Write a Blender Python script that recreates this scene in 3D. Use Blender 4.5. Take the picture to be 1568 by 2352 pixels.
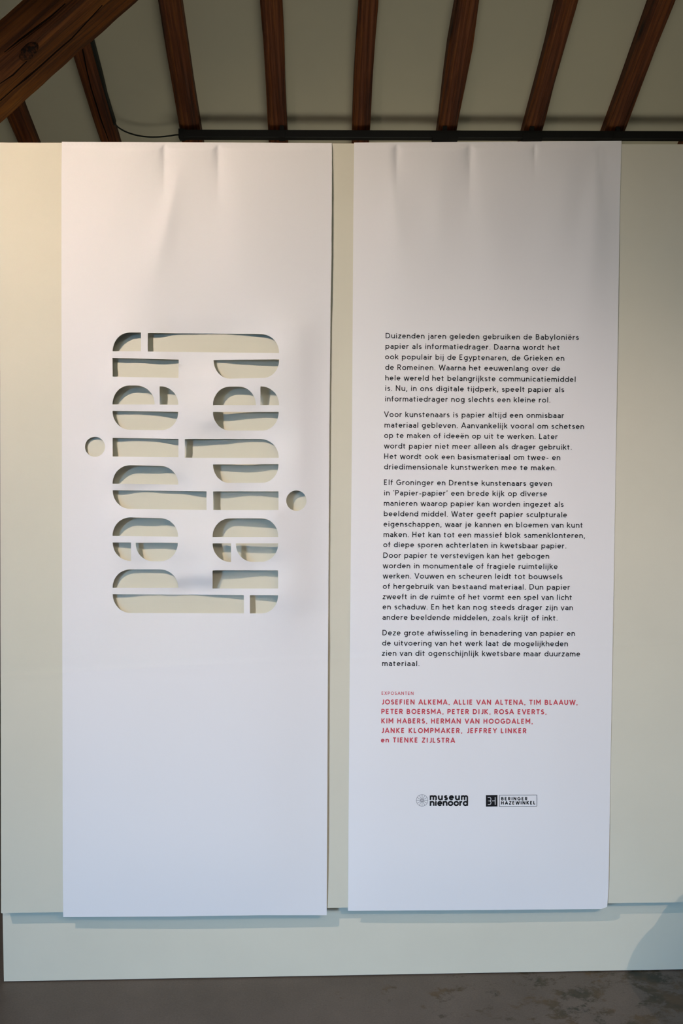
import bpy, bmesh, math, random
from mathutils import Vector, Matrix, noise, geometry
random.seed(7)
scene = bpy.context.scene
for o in list(bpy.data.objects): bpy.data.objects.remove(o)
C = scene.collection

# ------------------------------------------------------------------ camera
F = 1650.0; CAM = Vector((0, -2.5, 1.732))
YAW, PITCH, ROLL = [math.radians(a) for a in (1.0, -1.3, 0.35)]
_f = Vector((math.sin(YAW)*math.cos(PITCH), math.cos(YAW)*math.cos(PITCH), math.sin(PITCH)))
_r = Vector((math.cos(YAW), -math.sin(YAW), 0)); _u = _r.cross(_f)
RX = _r*math.cos(ROLL) - _u*math.sin(ROLL); UP = _r*math.sin(ROLL) + _u*math.cos(ROLL); FW = _f
def ray(px, py): return RX*((px-784)/F) + UP*((1176-py)/F) + FW
def P(px, py, y=0.0):                       # measured point -> place on an upright plane
    d = ray(px, py); return CAM + d*((y-CAM.y)/d.y)
def Ppl(px, py, p0, n):
    d = ray(px, py); return CAM + d*((p0-CAM).dot(n)/d.dot(n))
cd = bpy.data.cameras.new('camera'); cam = bpy.data.objects.new('camera', cd); C.objects.link(cam)
cd.sensor_fit = 'VERTICAL'; cd.sensor_height = 36; cd.lens = F/2352*36
cam.matrix_world = Matrix(((RX.x, UP.x, -FW.x, CAM.x), (RX.y, UP.y, -FW.y, CAM.y), (RX.z, UP.z, -FW.z, CAM.z), (0, 0, 0, 1)))
scene.camera = cam

# ------------------------------------------------------------------ world, lights, exposure
w = bpy.data.worlds.new('world'); scene.world = w; w.use_nodes = True
w.node_tree.nodes['Background'].inputs[0].default_value = (.6, .7, .85, 1)
w.node_tree.nodes['Background'].inputs[1].default_value = 0.5
vs = scene.view_settings; vs.view_transform = 'Standard'; vs.look = 'None'; vs.exposure = 0; vs.gamma = 1; vs.use_curve_mapping = False
scene.display_settings.display_device = 'sRGB'
# name: (type, location, target, colour, watts, extra)
LIGHTS = {
 'spot_warm_left':  ('SPOT', (-2.0, -2.4, 3.6), (-0.60, 0, 1.93), (1.0, 0.795, 0.65), 335.0, (80, 1.0, .007)),
 'spot_warm_right': ('SPOT', (1.25, -2.75, 2.45), (0.72, 0, 0.62), (1.0, 0.78, 0.62), 96.0, (76, 1.0, .01)),
 'window_sky_light': ('AREA', (-7.6, -9.8, 3.5), (-1.5, -2.0, .4), (0.31, 0.61, 1.0), 5650.0, (5.0, 2.6)),
 'door_sky_light':  ('AREA', (0.6, -16.0, 3.7), (0.6, 0, .6), (0.5, 0.6, 1.0), 250.0, (7.0, 2.8)),
 'overhead_fill':   ('AREA', (0.5, -6.0, 5.2), (0.5, -6.0, 0), (1.0, 1.0, 0.85), 95.0, (3.0, 3.0)),  # soft overhead fill, added to lift the ambient on the upper wall
 'ceiling_fill':    ('AREA', (0.7, 0.72, 0.9), (0.6, 1.75, 3.5), (1.0, 1.0, 0.82), 21.0, (3.4, .9)),  # unseen fill added behind the partition to brighten the ceiling
}
#LIGHTS_END
for n, (ty, loc, tgt, col, en, ex) in LIGHTS.items():
    l = bpy.data.lights.new(n, ty); o = bpy.data.objects.new(n, l); C.objects.link(o)
    o.location = loc; l.color = col; l.energy = en
    o.rotation_euler = (Vector(tgt)-Vector(loc)).to_track_quat('-Z', 'Y').to_euler()
    if ty == 'SPOT': l.spot_size = math.radians(ex[0]); l.spot_blend = ex[1]; l.shadow_soft_size = ex[2]
    else: l.shape = 'RECTANGLE'; l.size, l.size_y = ex

# ------------------------------------------------------------------ helpers
def tag(o, label=None, cat=None, group=None, kind=None):
    if label: o['label'] = label
    if cat: o['category'] = cat
    if group: o['group'] = group
    if kind: o['kind'] = kind
    return o
def mobj(name, verts, faces, m, parent=None, smooth=False):
    me = bpy.data.meshes.new(name); me.from_pydata([tuple(v) for v in verts], [], faces); me.update()
    if smooth: me.polygons.foreach_set('use_smooth', [True]*len(me.polygons))
    me.materials.append(m)
    o = bpy.data.objects.new(name, me); C.objects.link(o)
    if parent: o.parent = parent
    return o
def bmobj(name, bm, m, parent=None, smooth=False):
    bmesh.ops.recalc_face_normals(bm, faces=bm.faces)
    me = bpy.data.meshes.new(name); bm.to_mesh(me); bm.free()
    if smooth: me.polygons.foreach_set('use_smooth', [True]*len(me.polygons))
    me.materials.append(m)
    o = bpy.data.objects.new(name, me); C.objects.link(o)
    if parent: o.parent = parent
    return o
def empty(name, loc):
    o = bpy.data.objects.new(name, None); o.location = loc; C.objects.link(o); return o
def keep(o, parent):                         # parent without moving world-space verts
    o.parent = parent; o.matrix_parent_inverse = Matrix.Translation(parent.location).inverted(); return o
def box(bm, lo, hi):
    v = [bm.verts.new((x, y, z)) for x in (lo[0], hi[0]) for y in (lo[1], hi[1]) for z in (lo[2], hi[2])]
    for f in ((0,1,3,2),(4,6,7,5),(0,4,5,1),(2,3,7,6),(0,2,6,4),(1,5,7,3)): bm.faces.new([v[i] for i in f])
def prism(bm, poly, y0, y1):                 # outline in xz extruded along y
    a = [bm.verts.new((x, y0, z)) for x, z in poly]; b = [bm.verts.new((x, y1, z)) for x, z in poly]
    n = len(poly); bm.faces.new(a); bm.faces.new(b[::-1])
    for i in range(n): bm.faces.new((a[i], a[(i+1) % n], b[(i+1) % n], b[i]))
def tube(bm, pts, r, seg=8):
    rings = []
    for i, p in enumerate(pts):
        t = (pts[min(i+1, len(pts)-1)]-pts[max(i-1, 0)]).normalized()
        a = t.cross(Vector((0.3, 1, 0.2))).normalized(); b = t.cross(a)
        rings.append([bm.verts.new(p+(a*math.cos(k*2*math.pi/seg)+b*math.sin(k*2*math.pi/seg))*r) for k in range(seg)])
    for q, s in zip(rings, rings[1:]):
        for k in range(seg): bm.faces.new((q[k], q[(k+1) % seg], s[(k+1) % seg], s[k]))
    bm.faces.new(rings[0]); bm.faces.new(rings[-1][::-1])

# ------------------------------------------------------------------ materials
def mat(name, col, rough=.8, spec=.3):
    m = bpy.data.materials.new(name); m.use_nodes = True
    b = m.node_tree.nodes['Principled BSDF']
    b.inputs['Base Color'].default_value = (*col, 1); b.inputs['Roughness'].default_value = rough
    b.inputs['Specular IOR Level'].default_value = spec
    return m, m.node_tree, b
def N(t, ty, **kw):
    n = t.nodes.new(ty)
    for k, v in kw.items():
        if k.startswith('i_'): n.inputs[k[2:].replace('_', ' ')].default_value = v
        else: setattr(n, k, v)
    return n
def coords(t, scale=(1, 1, 1), kind='Object'):
    c = N(t, 'ShaderNodeTexCoord'); m = N(t, 'ShaderNodeMapping'); m.inputs['Scale'].default_value = scale
    t.links.new(c.outputs[kind], m.inputs['Vector']); return m.outputs[0]
def nz(t, vec, scale, detail=4, rough=.6, dist=0):
    n = N(t, 'ShaderNodeTexNoise'); n.inputs['Scale'].default_value = scale; n.inputs['Detail'].default_value = detail
    n.inputs['Roughness'].default_value = rough; n.inputs['Distortion'].default_value = dist
    t.links.new(vec, n.inputs['Vector']); return n.outputs['Fac']
def ramp(t, fac, stops):
    r = N(t, 'ShaderNodeValToRGB'); e = r.color_ramp.elements
    while len(e) < len(stops): e.new(.5)
    for k, (p, c) in enumerate(stops):
        e[k].position = p; e[k].color = (*c, 1) if len(c) == 3 else c
    t.links.new(fac, r.inputs[0]); return r.outputs[0]
def mixc(t, fac, a, b, mode='MIX'):
    n = N(t, 'ShaderNodeMix', data_type='RGBA', blend_type=mode)
    if isinstance(fac, float): n.inputs[0].default_value = fac
    else: t.links.new(fac, n.inputs[0])
    for s, v in ((6, a), (7, b)):
        if isinstance(v, tuple): n.inputs[s].default_value = (*v, 1)
        else: t.links.new(v, n.inputs[s])
    return n.outputs[2]
def bump(t, b, h, dist, strength=.5):
    n = N(t, 'ShaderNodeBump'); n.inputs['Strength'].default_value = strength; n.inputs['Distance'].default_value = dist
    t.links.new(h, n.inputs['Height']); t.links.new(n.outputs[0], b.inputs['Normal'])

PAPER, t, b = mat('paper', (.86, .86, .87), .75, .25)
bump(t, b, nz(t, coords(t), 260, 2), .0002, .25)
WALLC = (.72, .70, .575)
PAINT, t, b = mat('cream_paint', WALLC, .55, .3)
v = coords(t)
t.links.new(mixc(t, ramp(t, nz(t, v, 3, 5), [(.35, (0, 0, 0)), (.7, (1, 1, 1))]), WALLC, tuple(c*.96 for c in WALLC)), b.inputs['Base Color'])
bump(t, b, nz(t, v, 420, 3), .0004, .25)
CREAM_EDGE, t, b = mat('panel_edge', (.30, .27, .19), .8)
PLASTER, t, b = mat('ceiling_board', (.56, .53, .41), .85, .2)
v = coords(t)
t.links.new(mixc(t, ramp(t, nz(t, v, 1.2, 4), [(.3, (0, 0, 0)), (.7, (1, 1, 1))]), (.60, .535, .41), (.545, .495, .39)), b.inputs['Base Color'])
bump(t, b, nz(t, v, 300, 2), .0004, .3)
DARKWALL, t, b = mat('limewash_wall', (.16, .17, .16), .9, .2)
v = coords(t)
t.links.new(ramp(t, nz(t, v, 4, 6), [(.3, (.13, .14, .13)), (.7, (.20, .205, .19))]), b.inputs['Base Color'])
SIDEWALL, t, b = mat('pale_wall', (.55, .53, .47), .9, .2)
v = coords(t)
t.links.new(ramp(t, nz(t, v, 2, 5), [(.3, (.52, .50, .44)), (.7, (.58, .56, .50))]), b.inputs['Base Color'])

def wood(name, c_dark, c_mid, c_light, sc=1.0):
    m, t, b = mat(name, c_mid, .6, .3)
    v = coords(t, (1.2*sc, 16*sc, 16*sc)); v2 = coords(t, (.5*sc, 40*sc, 40*sc))
    base = ramp(t, nz(t, v, 1.6, 6, .65, .6), [(.22, c_dark), (.48, c_mid), (.78, c_light)])
    fine = ramp(t, nz(t, v2, 2.2, 5, .7), [(.34, (.35, .32, .30)), (.55, (1, 1, 1))])
    big = ramp(t, nz(t, coords(t, (.8*sc, 3*sc, 3*sc)), 2.4, 3), [(.3, (.62, .56, .5)), (.65, (1.1, 1.1, 1.1))])
    kn = N(t, 'ShaderNodeTexVoronoi'); kn.inputs['Scale'].default_value = 1.3*sc
    t.links.new(coords(t, (1.6, 5, 5)), kn.inputs['Vector'])
    knot = ramp(t, kn.outputs['Distance'], [(.05, (.16, .12, .10)), (.16, (1, 1, 1))])
    c = mixc(t, 1.0, base, fine, 'MULTIPLY'); c = mixc(t, 1.0, c, big, 'MULTIPLY'); c = mixc(t, 1.0, c, knot, 'MULTIPLY')
    t.links.new(c, b.inputs['Base Color'])
    bump(t, b, fine, .004, .6)
    return m
RAFTER = wood('rafter_wood', (.032, .008, .002), (.145, .034, .005), (.28, .085, .013))
BEAM = wood('beam_wood', (.045, .013, .003), (.21, .062, .009), (.42, .15, .022), .8)
CRACK, t, b = mat('crack_dark', (.012, .006, .004), .95, .05)
KNOT, t, b = mat('knot_wood', (.10, .03, .012), .7, .2)
v = coords(t)
t.links.new(ramp(t, nz(t, v, 60, 4), [(.45, (.012, .005, .003)), (.75, (.14, .045, .012))]), b.inputs['Base Color'])
BLACK, t, b = mat('black_metal', (.008, .008, .008), .55, .3)
RUBBER, t, b = mat('black_rubber', (.012, .013, .011), .6, .3)
INK, t, b = mat('black_ink', (.012, .012, .014), .6, .2)
RED, t, b = mat('red_ink', (.62, .075, .10), .6, .2)
GREY, t, b = mat('grey_ink', (.22, .23, .26), .6, .2)
WHITEINK, t, b = mat('pale_ink', (.75, .75, .76), .6, .2)
STEEL, t, b = mat('grey_steel', (.2, .21, .21), .5, .3)
FRAME, t, b = mat('white_window_paint', (.6, .6, .58), .5, .3)
CLAY, t, b = mat('glazed_clay', (.25, .16, .10), .4, .4)
GLASS, t, b = mat('window_glass', (1, 1, 1), .05)
tr = N(t, 'ShaderNodeBsdfTransparent'); gl = N(t, 'ShaderNodeBsdfGlossy'); gl.inputs['Roughness'].default_value = .02
mx = N(t, 'ShaderNodeMixShader'); mx.inputs[0].default_value = .06
t.links.new(tr.outputs[0], mx.inputs[1]); t.links.new(gl.outputs[0], mx.inputs[2])
t.links.new(mx.outputs[0], t.nodes['Material Output'].inputs[0])

FLOOR, t, b = mat('polished_concrete', (.12, .10, .09), .55, .35)
v = coords(t)
base = ramp(t, nz(t, v, 3.5, 7, .65), [(.3, (.088, .074, .062)), (.7, (.122, .103, .088))])
grain = ramp(t, nz(t, v, 160, 3), [(.3, (.86, .86, .86)), (.7, (1.08, 1.08, 1.08))])
c = mixc(t, 1.0, base, grain, 'MULTIPLY')
# dark worn stains, stronger towards the right-hand end of the partition
sx = N(t, 'ShaderNodeSeparateXYZ'); t.links.new(v, sx.inputs[0])
mr = N(t, 'ShaderNodeMapRange'); mr.inputs[1].default_value = -.25; mr.inputs[2].default_value = 1.2; mr.inputs[3].default_value = -.07; mr.inputs[4].default_value = .10
t.links.new(sx.outputs[0], mr.inputs[0])
ad = N(t, 'ShaderNodeMath', operation='ADD'); t.links.new(nz(t, coords(t, (1, 1.5, 1)), 7.5, 10, .76, .25), ad.inputs[0]); t.links.new(mr.outputs[0], ad.inputs[1])
st = ramp(t, ad.outputs[0], [(.565, (0, 0, 0)), (.63, (1, 1, 1))])
stc = ramp(t, nz(t, v, 9, 5), [(.38, (.030, .031, .022)), (.62, (.085, .060, .035))])
c = mixc(t, st, c, stc)
sc_ = N(t, 'ShaderNodeTexNoise'); sc_.inputs['Scale'].default_value = 1.0; sc_.inputs['Detail'].default_value = 6; sc_.inputs['Distortion'].default_value = 3
t.links.new(coords(t, (9, 34, 1)), sc_.inputs['Vector'])
scr = ramp(t, sc_.outputs['Fac'], [(.735, (0, 0, 0)), (.76, (.5, .5, .5))])
c = mixc(t, scr, c, (.24, .225, .21))
t.links.new(c, b.inputs['Base Color'])
bump(t, b, nz(t, v, 60, 5), .0012, .35)

# ------------------------------------------------------------------ the room
X0, X1, YB, YF = -4.2, 5.4, 3.6, -11.6
VPD = ray(728, 2149); RD = Vector((VPD.x/VPD.y, 1.0, VPD.z/VPD.y))      # rafters run down this way
SL = RD.z
R0 = P(830, 305, 1.7)                                                    # on the rafters' underside
NRM = Vector((0, -SL, 1)).normalized()                                   # roof normal (up)
TH = .075                                                                # rafter depth below the boards
def zc(y, off=TH): return R0.z + SL*(y-R0.y) + off*math.sqrt(1+SL*SL)
YR = -4.0; ZR = zc(YR)
fl = bmesh.new(); box(fl, (X0-.2, YF-.2, -.15), (X1+.2, YB+.2, 0)); tag(bmobj('floor', fl, FLOOR), kind='structure')
# roof boards, both slopes
bm = bmesh.new()
ys = [YB+.2, YR, 2*YR-YB-.2]; zs = [zc(YB+.2), ZR, zc(YB+.2)]
lo = [[bm.verts.new((x, y, z)) for y, z in zip(ys, zs)] for x in (X0-.2, X1+.2)]
hi = [[bm.verts.new((x, y, z+.12)) for y, z in zip(ys, zs)] for x in (X0-.2, X1+.2)]
for k in (0, 1):
    bm.faces.new((lo[0][k], lo[1][k], lo[1][k+1], lo[0][k+1])); bm.faces.new((hi[0][k], hi[0][k+1], hi[1][k+1], hi[1][k]))
    for s in (0, 1): bm.faces.new((lo[s][k], lo[s][k+1], hi[s][k+1], hi[s][k]))
for k in (0, 2): bm.faces.new((lo[0][k], hi[0][k], hi[1][k], lo[1][k]))
CEIL = tag(bmobj('ceiling', bm, PLASTER), kind='structure')
def hole_wall(name, lo, hi, m, ax, holes):   # wall slab with rectangular openings; ax = running axis
    bm = bmesh.new()
    us = sorted({lo[ax], hi[ax]} | {h[0] for h in holes} | {h[1] for h in holes}); zs = sorted({lo[2], hi[2]} | {h[2] for h in holes} | {h[3] for h in holes})
    for a, b_ in zip(us, us[1:]):
        for c_, d in zip(zs, zs[1:]):
            if any(h[0] <= a and b_ <= h[1] and h[2] <= c_ and d <= h[3] for h in holes): continue
            l = list(lo); h_ = list(hi); l[ax] = a; h_[ax] = b_; l[2] = c_; h_[2] = d; box(bm, l, h_)
    return tag(bmobj(name, bm, m), kind='structure')
zb = zc(YB)
hole_wall('wall_back', (X0, YB, 0), (X1, YB+.2, zb), DARKWALL, 0, [])
hole_wall('wall_front', (X0, YF-.2, 0), (X1, YF, zb+.0), SIDEWALL, 0, [(-1.4, 2.6, 0, 2.3)])
for nm, xa, xb, hl in (('wall_left', X0-.2, X0, (-6.2, -4.8, .85, 2.65)), ('wall_right', X1, X1+.2, None)):
    hole_wall(nm, (xa, YF, 0), (xb, YB, zb), SIDEWALL, 1, [hl] if hl else [])
    bm = bmesh.new()
    a = [bm.verts.new((xa, y, z)) for y, z in ((YF, zb), (YB, zb), (YR, ZR))]; b_ = [bm.verts.new((xb, y, z)) for y, z in ((YF, zb), (YB, zb), (YR, ZR))]
    bm.faces.new(a); bm.faces.new(b_[::-1])
    for i in range(3): bm.faces.new((a[i], a[(i+1) % 3], b_[(i+1) % 3], b_[i]))
    g = bmobj('gable', bm, SIDEWALL, bpy.data.objects[nm])
def window(name, lo, hi, ax, nu, nv):
    bm = bmesh.new(); th = .05
    u0, u1, z0, z1 = lo[ax], hi[ax], lo[2], hi[2]
    def bar(a, b_, c_, d):
        l = list(lo); h = list(hi); l[ax] = a; h[ax] = b_; l[2] = c_; h[2] = d; box(bm, l, h)
    bar(u0, u0+th, z0, z1); bar(u1-th, u1, z0, z1); bar(u0+th, u1-th, z0, z0+th); bar(u0+th, u1-th, z1-th, z1)
    for k in range(1, nu): u = u0+(u1-u0)*k/nu; bar(u-.015, u+.015, z0+th, z1-th)
    w_ = tag(bmobj(name, bm, FRAME), kind='structure')
    bm = bmesh.new(); l = list(lo); h = list(hi); oa = 1-ax; mid = (lo[oa]+hi[oa])/2
    l[oa] = mid-.003; h[oa] = mid+.003; l[ax] += th*.5; h[ax] -= th*.5; l[2] += th*.5; h[2] -= th*.5; box(bm, l, h)
    bmobj('pane', bm, GLASS, w_)
window('window_1', (X0-.14, -6.2, .85), (X0-.08, -4.8, 2.65), 1, 2, 2)
window('door_1', (-1.4, YF-.14, 0), (2.6, YF-.08, 2.3), 0, 4, 1)

# rafters: irregular, lightly chamfered round-wood sticks nailed under the boards
def timber(name, a, b_, wd, dp, up, m, parent, seed, rough=.006, seg=46, kinks=()):
    L = (b_-a).length; X = (b_-a).normalized(); Y = up.cross(X).normalized(); Z = X.cross(Y)
    bm = bmesh.new(); rings = []
    prof = [(-.5, .5), (-.5, -.36), (-.40, -.5), (-.15, -.53), (.15, -.53), (.40, -.5), (.5, -.36), (.5, .5)]
    for i in range(seg+1):
        s = L*i/seg; r = []
        for k, (py, pz) in enumerate(prof):
            n1 = noise.noise(Vector((s*2.1, seed*7.3+(0 if py < 0 else 5), 1.1)))*rough*1.8 + noise.noise(Vector((s*11, seed*3.1+k*.8, 4)))*rough*.6
            kk = sum(am*math.exp(-((s-ps)/wdt)**2) for ps, sd, am, wdt in kinks if (sd < 0) == (py < 0))
            y = py*wd + (n1+kk)*(1 if py > 0 else -1)
            z = pz*dp + (noise.noise(Vector((s*3, k*1.7, seed))) * rough if pz < 0 else 0)
            r.append(bm.verts.new((s, y, z)))
        rings.append(r)
    n = len(prof)
    for q, s in zip(rings, rings[1:]):
        for k in range(n): bm.faces.new((q[k], q[(k+1) % n], s[(k+1) % n], s[k]))
    bm.faces.new(rings[0]); bm.faces.new(rings[-1][::-1])
    o = bmobj(name, bm, m, parent, smooth=False)
    mw = Matrix.Translation(a) @ Matrix((X, Y, Z)).transposed().to_4x4()
    if parent: o.matrix_parent_inverse = Matrix.Translation(parent.location).inverted()
    o.matrix_world = mw; o.matrix_basis = mw
    return o
RL = [((21, 235), (59, 327), 43), ((180, 90), (251, 327), 39), ((388, 0), (436, 300), 46), ((621, 0), (639, 310), 42),
      ((845, 0), (830, 310), 41), ((1075, 0), (1028, 300), 45), ((1305, 0), (1225, 300), 42), ((1526, 0), (1413, 300), 46)]
KN = {1: [(1.35, 1, -.004, .1)], 2: [(1.62, -1, .012, .05), (1.5, 1, .010, .25)], 5: [(1.72, -1, .014, .25), (1.5, 1, .012, .05)], 4: [(1.3, -1, .006, .1)]}
xs = []; RAF = []
for i, (pa, pb, wpx) in enumerate(RL):
    A = Ppl(*pa, R0, NRM); B = Ppl(*pb, R0, NRM)
    d = (B-A).normalized(); xs.append(B.x)
    y_hi, y_lo = YR+.1, YB-.02
    dd = Vector((d.x/d.y, 1, SL))
    a = B+dd*(y_lo-B.y); e = B+dd*(y_hi-B.y)
    mid = NRM*(TH*.5)
    depth = (B-CAM).dot(FW)
    o = timber('rafter', a+mid, e+mid, wpx/F*depth, TH, NRM, RAFTER, CEIL, i+1, kinks=[(k[0]*1.0, k[1], k[2], k[3]) for k in KN.get(i, [])])
    RAF.append((a, e, wpx/F*depth, o))
sp = (xs[-1]-xs[2])/5
for x in [xs[0]-sp*k for k in range(1, 5)] + [xs[-1]+sp*k for k in range(1, 8)]:
    if X0 < x < X1-.1:
        B = Vector((x, R0.y, R0.z)); a = B+RD*(YB-.02-B.y)+NRM*TH*.5; e = B+RD*(YR+.1-B.y)+NRM*TH*.5
        if a.x < X1-.1 and e.x < X1-.1 and a.x > X0+.1 and e.x > X0+.1: timber('rafter', a, e, .112, TH, NRM, RAFTER, CEIL, random.random()*40)
# drying crack along the second rafter
def crack(pts, wd, parent, name='crack'):
    bm = bmesh.new(); n = len(pts); up = (UP)
    top = []; bot = []
    for i, p in enumerate(pts):
        t_ = (pts[min(i+1, n-1)]-pts[max(i-1, 0)]).normalized(); v_ = (CAM-p).normalized(); s = t_.cross(v_).normalized()
        ww = wd*(.35+.65*math.sin(math.pi*(i+.3)/(n-.4)))*(.7+.6*random.random())
        top.append(bm.verts.new(p+s*ww/2)); bot.append(bm.verts.new(p-s*ww/2))
    for i in range(n-1): bm.faces.new((top[i], top[i+1], bot[i+1], bot[i]))
    o = bmobj(name, bm, CRACK); o.parent = parent; o.matrix_parent_inverse = parent.matrix_world.inverted(); return o
bpy.context.view_layer.update()
low = R0-NRM*.0085
crack([Ppl(x, y, low, NRM) for x, y in ((178, 66), (185, 92), (193, 130), (200, 165), (210, 205), (221, 240), (232, 275), (243, 305), (252, 330))], .008, RAF[1][3])

# diagonal brace beam + post it runs into
YBm = .72
ca, cb = P(0, 160, YBm), P(178, 2, YBm)
dirb = (cb-ca).normalized()
top_end = ca+dirb*1.6
while zc(top_end.y, 0)-top_end.z < .16: top_end -= dirb*.02
bot_end = ca-dirb*((ca.x+3.2)/dirb.x)
wdB = 106/F*(YBm+2.5)
upb = Vector((0, 1, 0))
FRM = empty('timber_brace', (-3.24, YBm, 0))
brace = timber('beam', bot_end, top_end, wdB, .20, upb, BEAM, FRM, 11.3, rough=.004, seg=120,
               kinks=[((ca-bot_end).length+.2, -1, -.004, .10)])
tag(FRM, 'thick diagonal brown timber beam with a dark knot crossing the upper left corner', 'beam')
bpy.context.view_layer.update()
# knot on the face towards the viewer
yk = YBm-.105
kc = P(66, 117, yk)
bm = bmesh.new()
rr = []
for j, (r_, d_) in enumerate(((.034, .004), (.028, -.006), (.021, -.002), (.013, -.010), (.0, -.007))):
    ring = []
    for k in range(18):
        a_ = k*2*math.pi/18; q = r_*(1+.18*noise.noise(Vector((math.cos(a_)*2, math.sin(a_)*2, j))))
        u_, v_ = q*1.5*math.cos(a_), q*math.sin(a_)*.8
        ring.append(bm.verts.new(Vector((kc.x+dirb.x*u_-dirb.z*v_, yk+d_-.002, kc.z+dirb.z*u_+dirb.x*v_))) if r_ else None)
    if r_: rr.append(ring)
cv = bm.verts.new((kc.x, yk-.008, kc.z))
for q, s in zip(rr, rr[1:]):
    for k in range(18): bm.faces.new((q[k], q[(k+1) % 18], s[(k+1) % 18], s[k]))
for k in range(18): bm.faces.new((rr[-1][k], rr[-1][(k+1) % 18], cv))
kn = bmobj('knot', bm, KNOT, smooth=True); kn.parent = brace; kn.matrix_parent_inverse = brace.matrix_world.inverted(); kn['label'] = 'dark round branch knot'
for pl in ([(0, 232), (30, 205), (60, 180), (95, 150), (130, 118), (165, 88), (200, 50), (235, 12)],
           [(10, 120), (45, 92), (85, 62), (120, 35), (150, 8)], [(0, 192), (30, 172), (62, 140)]):
    crack([P(x, y, YBm-.112) for x, y in pl], .007, brace)
bm = bmesh.new(); zt = zc(YBm, 0)-.01
box(bm, (-3.36, YBm-.12, 0), (-3.12, YBm+.12, zt)); bmesh.ops.bevel(bm, geom=bm.edges[:], offset=.012, segments=1, affect='EDGES')
keep(bmobj('post', bm, BEAM), FRM)

# lighting track hung under the rafters, with brackets and its cable
tn = NRM; tp = R0-NRM*.045
ta, tb = P(413, 309.5, R0.y-.03), P(1568, 313, R0.y-.03)
tb = ta+(tb-ta)*1.8
td = (tb-ta).normalized()
track = empty('lighting_track', ta)
hgt = 18.5/F*(ta-CAM).dot(FW)
bm = bmesh.new()
def obox(bm, c0, c1, hh, dd):
    vs_ = []
    for p in (c0, c1):
        for sy, sz in ((-1, -1), (1, -1), (1, 1), (-1, 1)): vs_.append(bm.verts.new(p+Vector((0, sy*dd/2, sz*hh/2))))
    for f in ((0, 1, 2, 3), (7, 6, 5, 4), (0, 4, 5, 1), (1, 5, 6, 2), (2, 6, 7, 3), (3, 7, 4, 0)): bm.faces.new([vs_[i] for i in f])
obox(bm, ta, tb, hgt*.92, .036)
bmesh.ops.bevel(bm, geom=bm.edges[:], offset=.002, segments=1, affect='EDGES')
keep(bmobj('rail', bm, BLACK), track)
bm = bmesh.new(); obox(bm, ta-td*.004, ta+td*.03, hgt*1.06, .042); keep(bmobj('end_cap', bm, BLACK), track)
for px0, px1, dz in ((992, 1050, .013), (1198, 1243, .013), (640, 655, .004), (1405, 1430, .004)):
    a = P(px0, 325, ta.y).x; b_ = P(px1, 325, ta.y).x
    q = ta+td*((a-ta.x)/td.x); s = ta+td*((b_-ta.x)/td.x)
    bm = bmesh.new(); obox(bm, q-Vector((0, 0, dz)), s-Vector((0, 0, dz)), hgt*.85, .046)
    up_ = q.lerp(s, .5)
    box(bm, (up_.x-.012, up_.y-.01, up_.z), (up_.x+.012, up_.y+.045, up_.z+.05))
    keep(bmobj('bracket', bm, BLACK), track)
tag(track, 'long black lighting track running under the rafters just above the partition', 'lighting track')
def onpl(x, y, off=.02): return Ppl(x, y, R0-NRM*off, NRM)
pts = [onpl(x, y, .012) for x, y in ((262, 282), (266, 287), (275, 295), (292, 304), (315, 311), (340, 314.5), (365, 314.5), (390, 312), (402, 310))]+[ta-td*.002]
sm = []
for i in range(len(pts)-1):
    p0, p1, p2, p3 = pts[max(i-1, 0)], pts[i], pts[i+1], pts[min(i+2, len(pts)-1)]
    for k in range(5):
        s = k/5; sm.append(.5*((2*p1)+(p2-p0)*s+(2*p0-5*p1+4*p2-p3)*s*s+(3*p1-p0-3*p2+p3)*s**3))
sm.append(pts[-1])
cb_ = empty('power_cable', pts[0]); bm = bmesh.new(); tube(bm, sm, .0042); keep(bmobj('cord', bm, RUBBER, smooth=True), cb_)
bm = bmesh.new()
dp = [Ppl(x, y, R0+NRM*.035, NRM) for x, y in ((160, -180), (197, 52), (206, 82), (216, 120), (229, 170), (241, 218), (252, 252), (262, 283))]
for i in range(1):
    rings = []
    for j, p in enumerate(dp):
        t_ = (dp[min(j+1, len(dp)-1)]-dp[max(j-1, 0)]).normalized(); s_ = t_.cross(NRM).normalized()
        hw = (.012, .012, .014, .014, .014, .0125, .011, .010)[j]
        rings.append([bm.verts.new(p+s_*a_*hw+NRM*c_*.018) for a_, c_ in ((-1, -1), (1, -1), (1, 1), (-1, 1))])
    for q, s in zip(rings, rings[1:]):
        for k in range(4): bm.faces.new((q[k], q[(k+1) % 4], s[(k+1) % 4], s[k]))
    bm.faces.new(rings[0]); bm.faces.new(rings[-1][::-1])
keep(bmobj('conduit', bm, RUBBER), cb_)
tag(cb_, 'thin black cable sagging from a dark conduit beside the rafter to the track end', 'cable')

# ------------------------------------------------------------------ the partition
RC = .050; TW = .10
PART = empty('partition_wall', (0, .05, 0))
def xz(p): return (p.x, p.z)
zt = (P(0, 327.5).z+P(1568, 330.5).z)/2; zl = (P(2, 2098).z+P(1568, 2073).z)/2
bm = bmesh.new()
xl = P(-1, 340).x; xlb = P(2, 2098).x
prism(bm, [(xlb, zl), (3.2, zl), (3.2, zt), (xl, zt)], 0, TW)
bmesh.ops.bevel(bm, geom=bm.edges[:], offset=.0015, segments=2, affect='EDGES')
keep(bmobj('panel', bm, PAINT), PART)
bm = bmesh.new()
pl0 = P(6, 2100, RC).x; pl1 = P(9, 2257, RC).x
prism(bm, [(pl1, .004), (3.2, .004), (3.2, zl), (pl0, zl)], RC, TW)
keep(bmobj('plinth', bm, PAINT), PART)
tag(PART, 'long cream painted exhibition partition with a recessed plinth carrying both paper banners', 'partition')

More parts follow.
